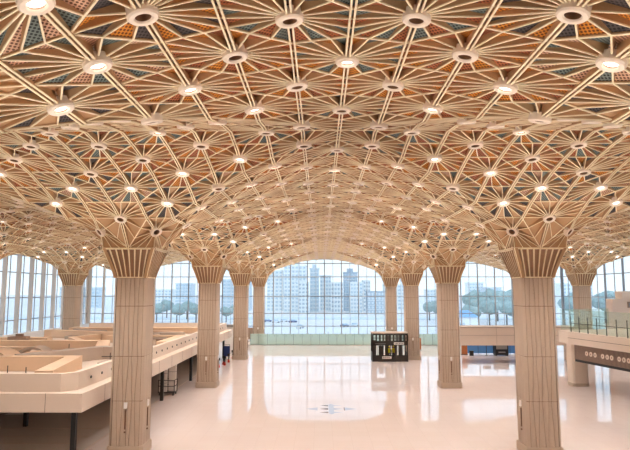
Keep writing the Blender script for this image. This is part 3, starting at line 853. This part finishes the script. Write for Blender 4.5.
building(384, 405, 285, 500, 'bpale', 'bwin', 'pale block behind the farthest right columns', 7, 5)
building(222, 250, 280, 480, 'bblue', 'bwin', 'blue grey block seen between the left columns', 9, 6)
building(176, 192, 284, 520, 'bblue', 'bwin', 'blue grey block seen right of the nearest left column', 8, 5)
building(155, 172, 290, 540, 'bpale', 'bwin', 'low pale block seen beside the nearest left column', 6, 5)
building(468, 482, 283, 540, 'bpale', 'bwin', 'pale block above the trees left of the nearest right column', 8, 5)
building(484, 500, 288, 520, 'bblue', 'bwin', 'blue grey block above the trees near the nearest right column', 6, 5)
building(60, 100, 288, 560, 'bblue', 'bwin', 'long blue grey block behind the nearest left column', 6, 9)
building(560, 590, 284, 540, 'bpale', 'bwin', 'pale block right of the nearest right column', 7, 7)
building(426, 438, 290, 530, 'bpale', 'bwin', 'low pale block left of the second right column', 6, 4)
# a pale blue roofed shed on the apron
sh = thing('apron_shed', 'low shed with a pale blue pitched roof on the apron, right side', 'shed', (XY(464, 230), 230, -6))
m = MB(); m.box(-4.5,4.5,0,12,0,5.5); m.build('wall', M['bpale'], sh)
m = MB()
m.quad([(-5,-.6,5.5),(5,-.6,5.5),(2.5,6,8),(-2.5,6,8)]); m.quad([(5,-.6,5.5),(5,12.6,5.5),(2.5,6,8)]); m.quad([(-5,12.6,5.5),(-5,-.6,5.5),(-2.5,6,8)]); m.quad([(5,12.6,5.5),(-5,12.6,5.5),(-2.5,6,8),(2.5,6,8)])
m.build('roof', M['broof'], sh)
m = MB(); m.box(-3,-.5,-.1,0,0,3.4); m.build('door', M['bwin'], sh)

def crown_mesh(seed, rx, rz):
    rnd = random.Random(seed); bm = bmesh.new()
    for i in range(7):
        a = rnd.random()*6.28; r = rnd.random()*rx*.55; s = rx*(.45+.3*rnd.random())
        mt = Matrix.Translation((r*math.cos(a), r*math.sin(a), rz*(.75+.5*rnd.random()))) @ Matrix.Diagonal((s, s, s*.8*rz/rx, 1))
        bmesh.ops.create_icosphere(bm, subdivisions=2, radius=1, matrix=mt)
    for v in bm.verts: v.co *= 1+(rnd.random()-.5)*.14
    me = bpy.data.meshes.new('crown'); bm.to_mesh(me); bm.free(); me.materials.append(M['tree']); return me
CR = [crown_mesh(i, 5, 5) for i in range(4)]
m = MB(); m.tube((0,0,0),(0,0,5),.35,8); TRK = m.mesh('trunk', M['trunk'])
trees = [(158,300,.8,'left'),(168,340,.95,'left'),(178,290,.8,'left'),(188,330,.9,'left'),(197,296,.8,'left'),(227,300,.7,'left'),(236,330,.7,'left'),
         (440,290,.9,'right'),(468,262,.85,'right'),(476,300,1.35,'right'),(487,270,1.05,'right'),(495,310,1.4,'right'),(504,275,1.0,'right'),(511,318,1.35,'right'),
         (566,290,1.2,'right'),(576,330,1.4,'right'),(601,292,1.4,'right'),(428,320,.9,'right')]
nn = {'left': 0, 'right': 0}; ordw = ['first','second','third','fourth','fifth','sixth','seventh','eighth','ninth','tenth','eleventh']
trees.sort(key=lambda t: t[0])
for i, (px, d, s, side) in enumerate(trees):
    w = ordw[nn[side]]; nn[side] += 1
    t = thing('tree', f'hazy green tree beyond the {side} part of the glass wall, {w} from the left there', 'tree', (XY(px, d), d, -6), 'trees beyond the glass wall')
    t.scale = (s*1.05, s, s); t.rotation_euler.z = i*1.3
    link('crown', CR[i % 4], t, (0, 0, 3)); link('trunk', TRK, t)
# parked cars
cb_ = MB(); cb_.prism([(-.85,-2.1),(.85,-2.1),(.9,0),(.85,2.1),(-.85,2.1),(-.9,0)], .35, .95)
CARB = {k: cb_.mesh('body', M[k]) for k in ('carw','carb')}
m = MB(); m.prism([(-.75,-1.2),(.75,-1.2),(.75,1.3),(-.75,1.3)], .95, 1.5); CABIN = m.mesh('cabin', M['bwin'])
m = MB(); m.tube((-.1,0,0),(.1,0,0),.33,12); WHL = m.mesh('wheel', M['tyre'])
for i, (px, d, k) in enumerate(((258,296,'carw'),(268,302,'carb'),(276,295,'carw'),(284,303,'carw'),(293,296,'carb'),(344,260,'carb'),(354,264,'carw'),(300,250,'carw'),(505,240,'carw'),(498,240,'carb'))):
    lab = f'{"white" if k == "carw" else "blue"} car parked on the apron beyond the glass, {ordw[sorted([258,268,276,284,293,344,354,300,505,498]).index(px)]} from the left'
    t = thing('car', lab, 'car', (XY(px, d), d, -6), 'cars parked on the apron', R(90+10*i))
    link('body', CARB[k], t); link('cabin', CABIN, t)
    for x in (-.82, .82):
        for y in (-1.35, 1.35): link('wheel', WHL, t, (x, y, .33))

# ------------------------------------------------------------------ light
w = bpy.data.worlds.new('sky'); S.world = w; w.use_nodes = True
nt = w.node_tree; bg = nt.nodes['Background']
tc = nt.nodes.new('ShaderNodeTexCoord'); sp_ = nt.nodes.new('ShaderNodeSeparateXYZ'); rp = nt.nodes.new('ShaderNodeValToRGB')
nt.links.new(tc.outputs['Generated'], sp_.inputs[0]); nt.links.new(sp_.outputs['Z'], rp.inputs[0]); nt.links.new(rp.outputs[0], bg.inputs[0])
rp.color_ramp.elements[0].position = 0; rp.color_ramp.elements[0].color = (.93, .97, 1.0, 1)
rp.color_ramp.elements[1].position = .5; rp.color_ramp.elements[1].color = (.70, .84, 1.0, 1)
bg.inputs[1].default_value = 1.4
sun = bpy.data.lights.new('hazy_sun', 'SUN'); sun.energy = .9; sun.angle = R(8); sun.color = (1, .97, .92)
link('hazy_sun', sun, None, (0, -40, 60)).rotation_euler = (R(50), 0, 0)
# lamps in the lit ceiling lights: one spot for every lit hub of these two rings
SPOT_W = 560
ld = bpy.data.lights.new('downlight_beam', 'SPOT'); ld.energy = SPOT_W; ld.color = (1.0, .97, .93); ld.spot_size = R(110); ld.spot_blend = .6; ld.shadow_soft_size = .15
lo = ld.copy(); lo.energy = SPOT_W*.5
n = 0
for dist, X, Y, k, p, nrm in hubs:
    a, b = sorted((abs(k[0]), abs(k[1])))
    if (a, b) in ((3, 5), (1, 4)):
        link('downlight_beam', ld if abs(p.x) < 26 else lo, None, p - nrm*.2).rotation_euler = (0, 0, 0); n += 1
print('N11', NR[(1,1)], PT[(1,1)]); print('lights', n, 'ceiling lights', NL, 'faces', len(PAN.polygons), len(RIB.polygons))

S.view_settings.view_transform = 'Standard'; S.view_settings.look = 'None'
S.view_settings.gamma = 1; S.view_settings.use_curve_mapping = False
S.view_settings.exposure = 0.35
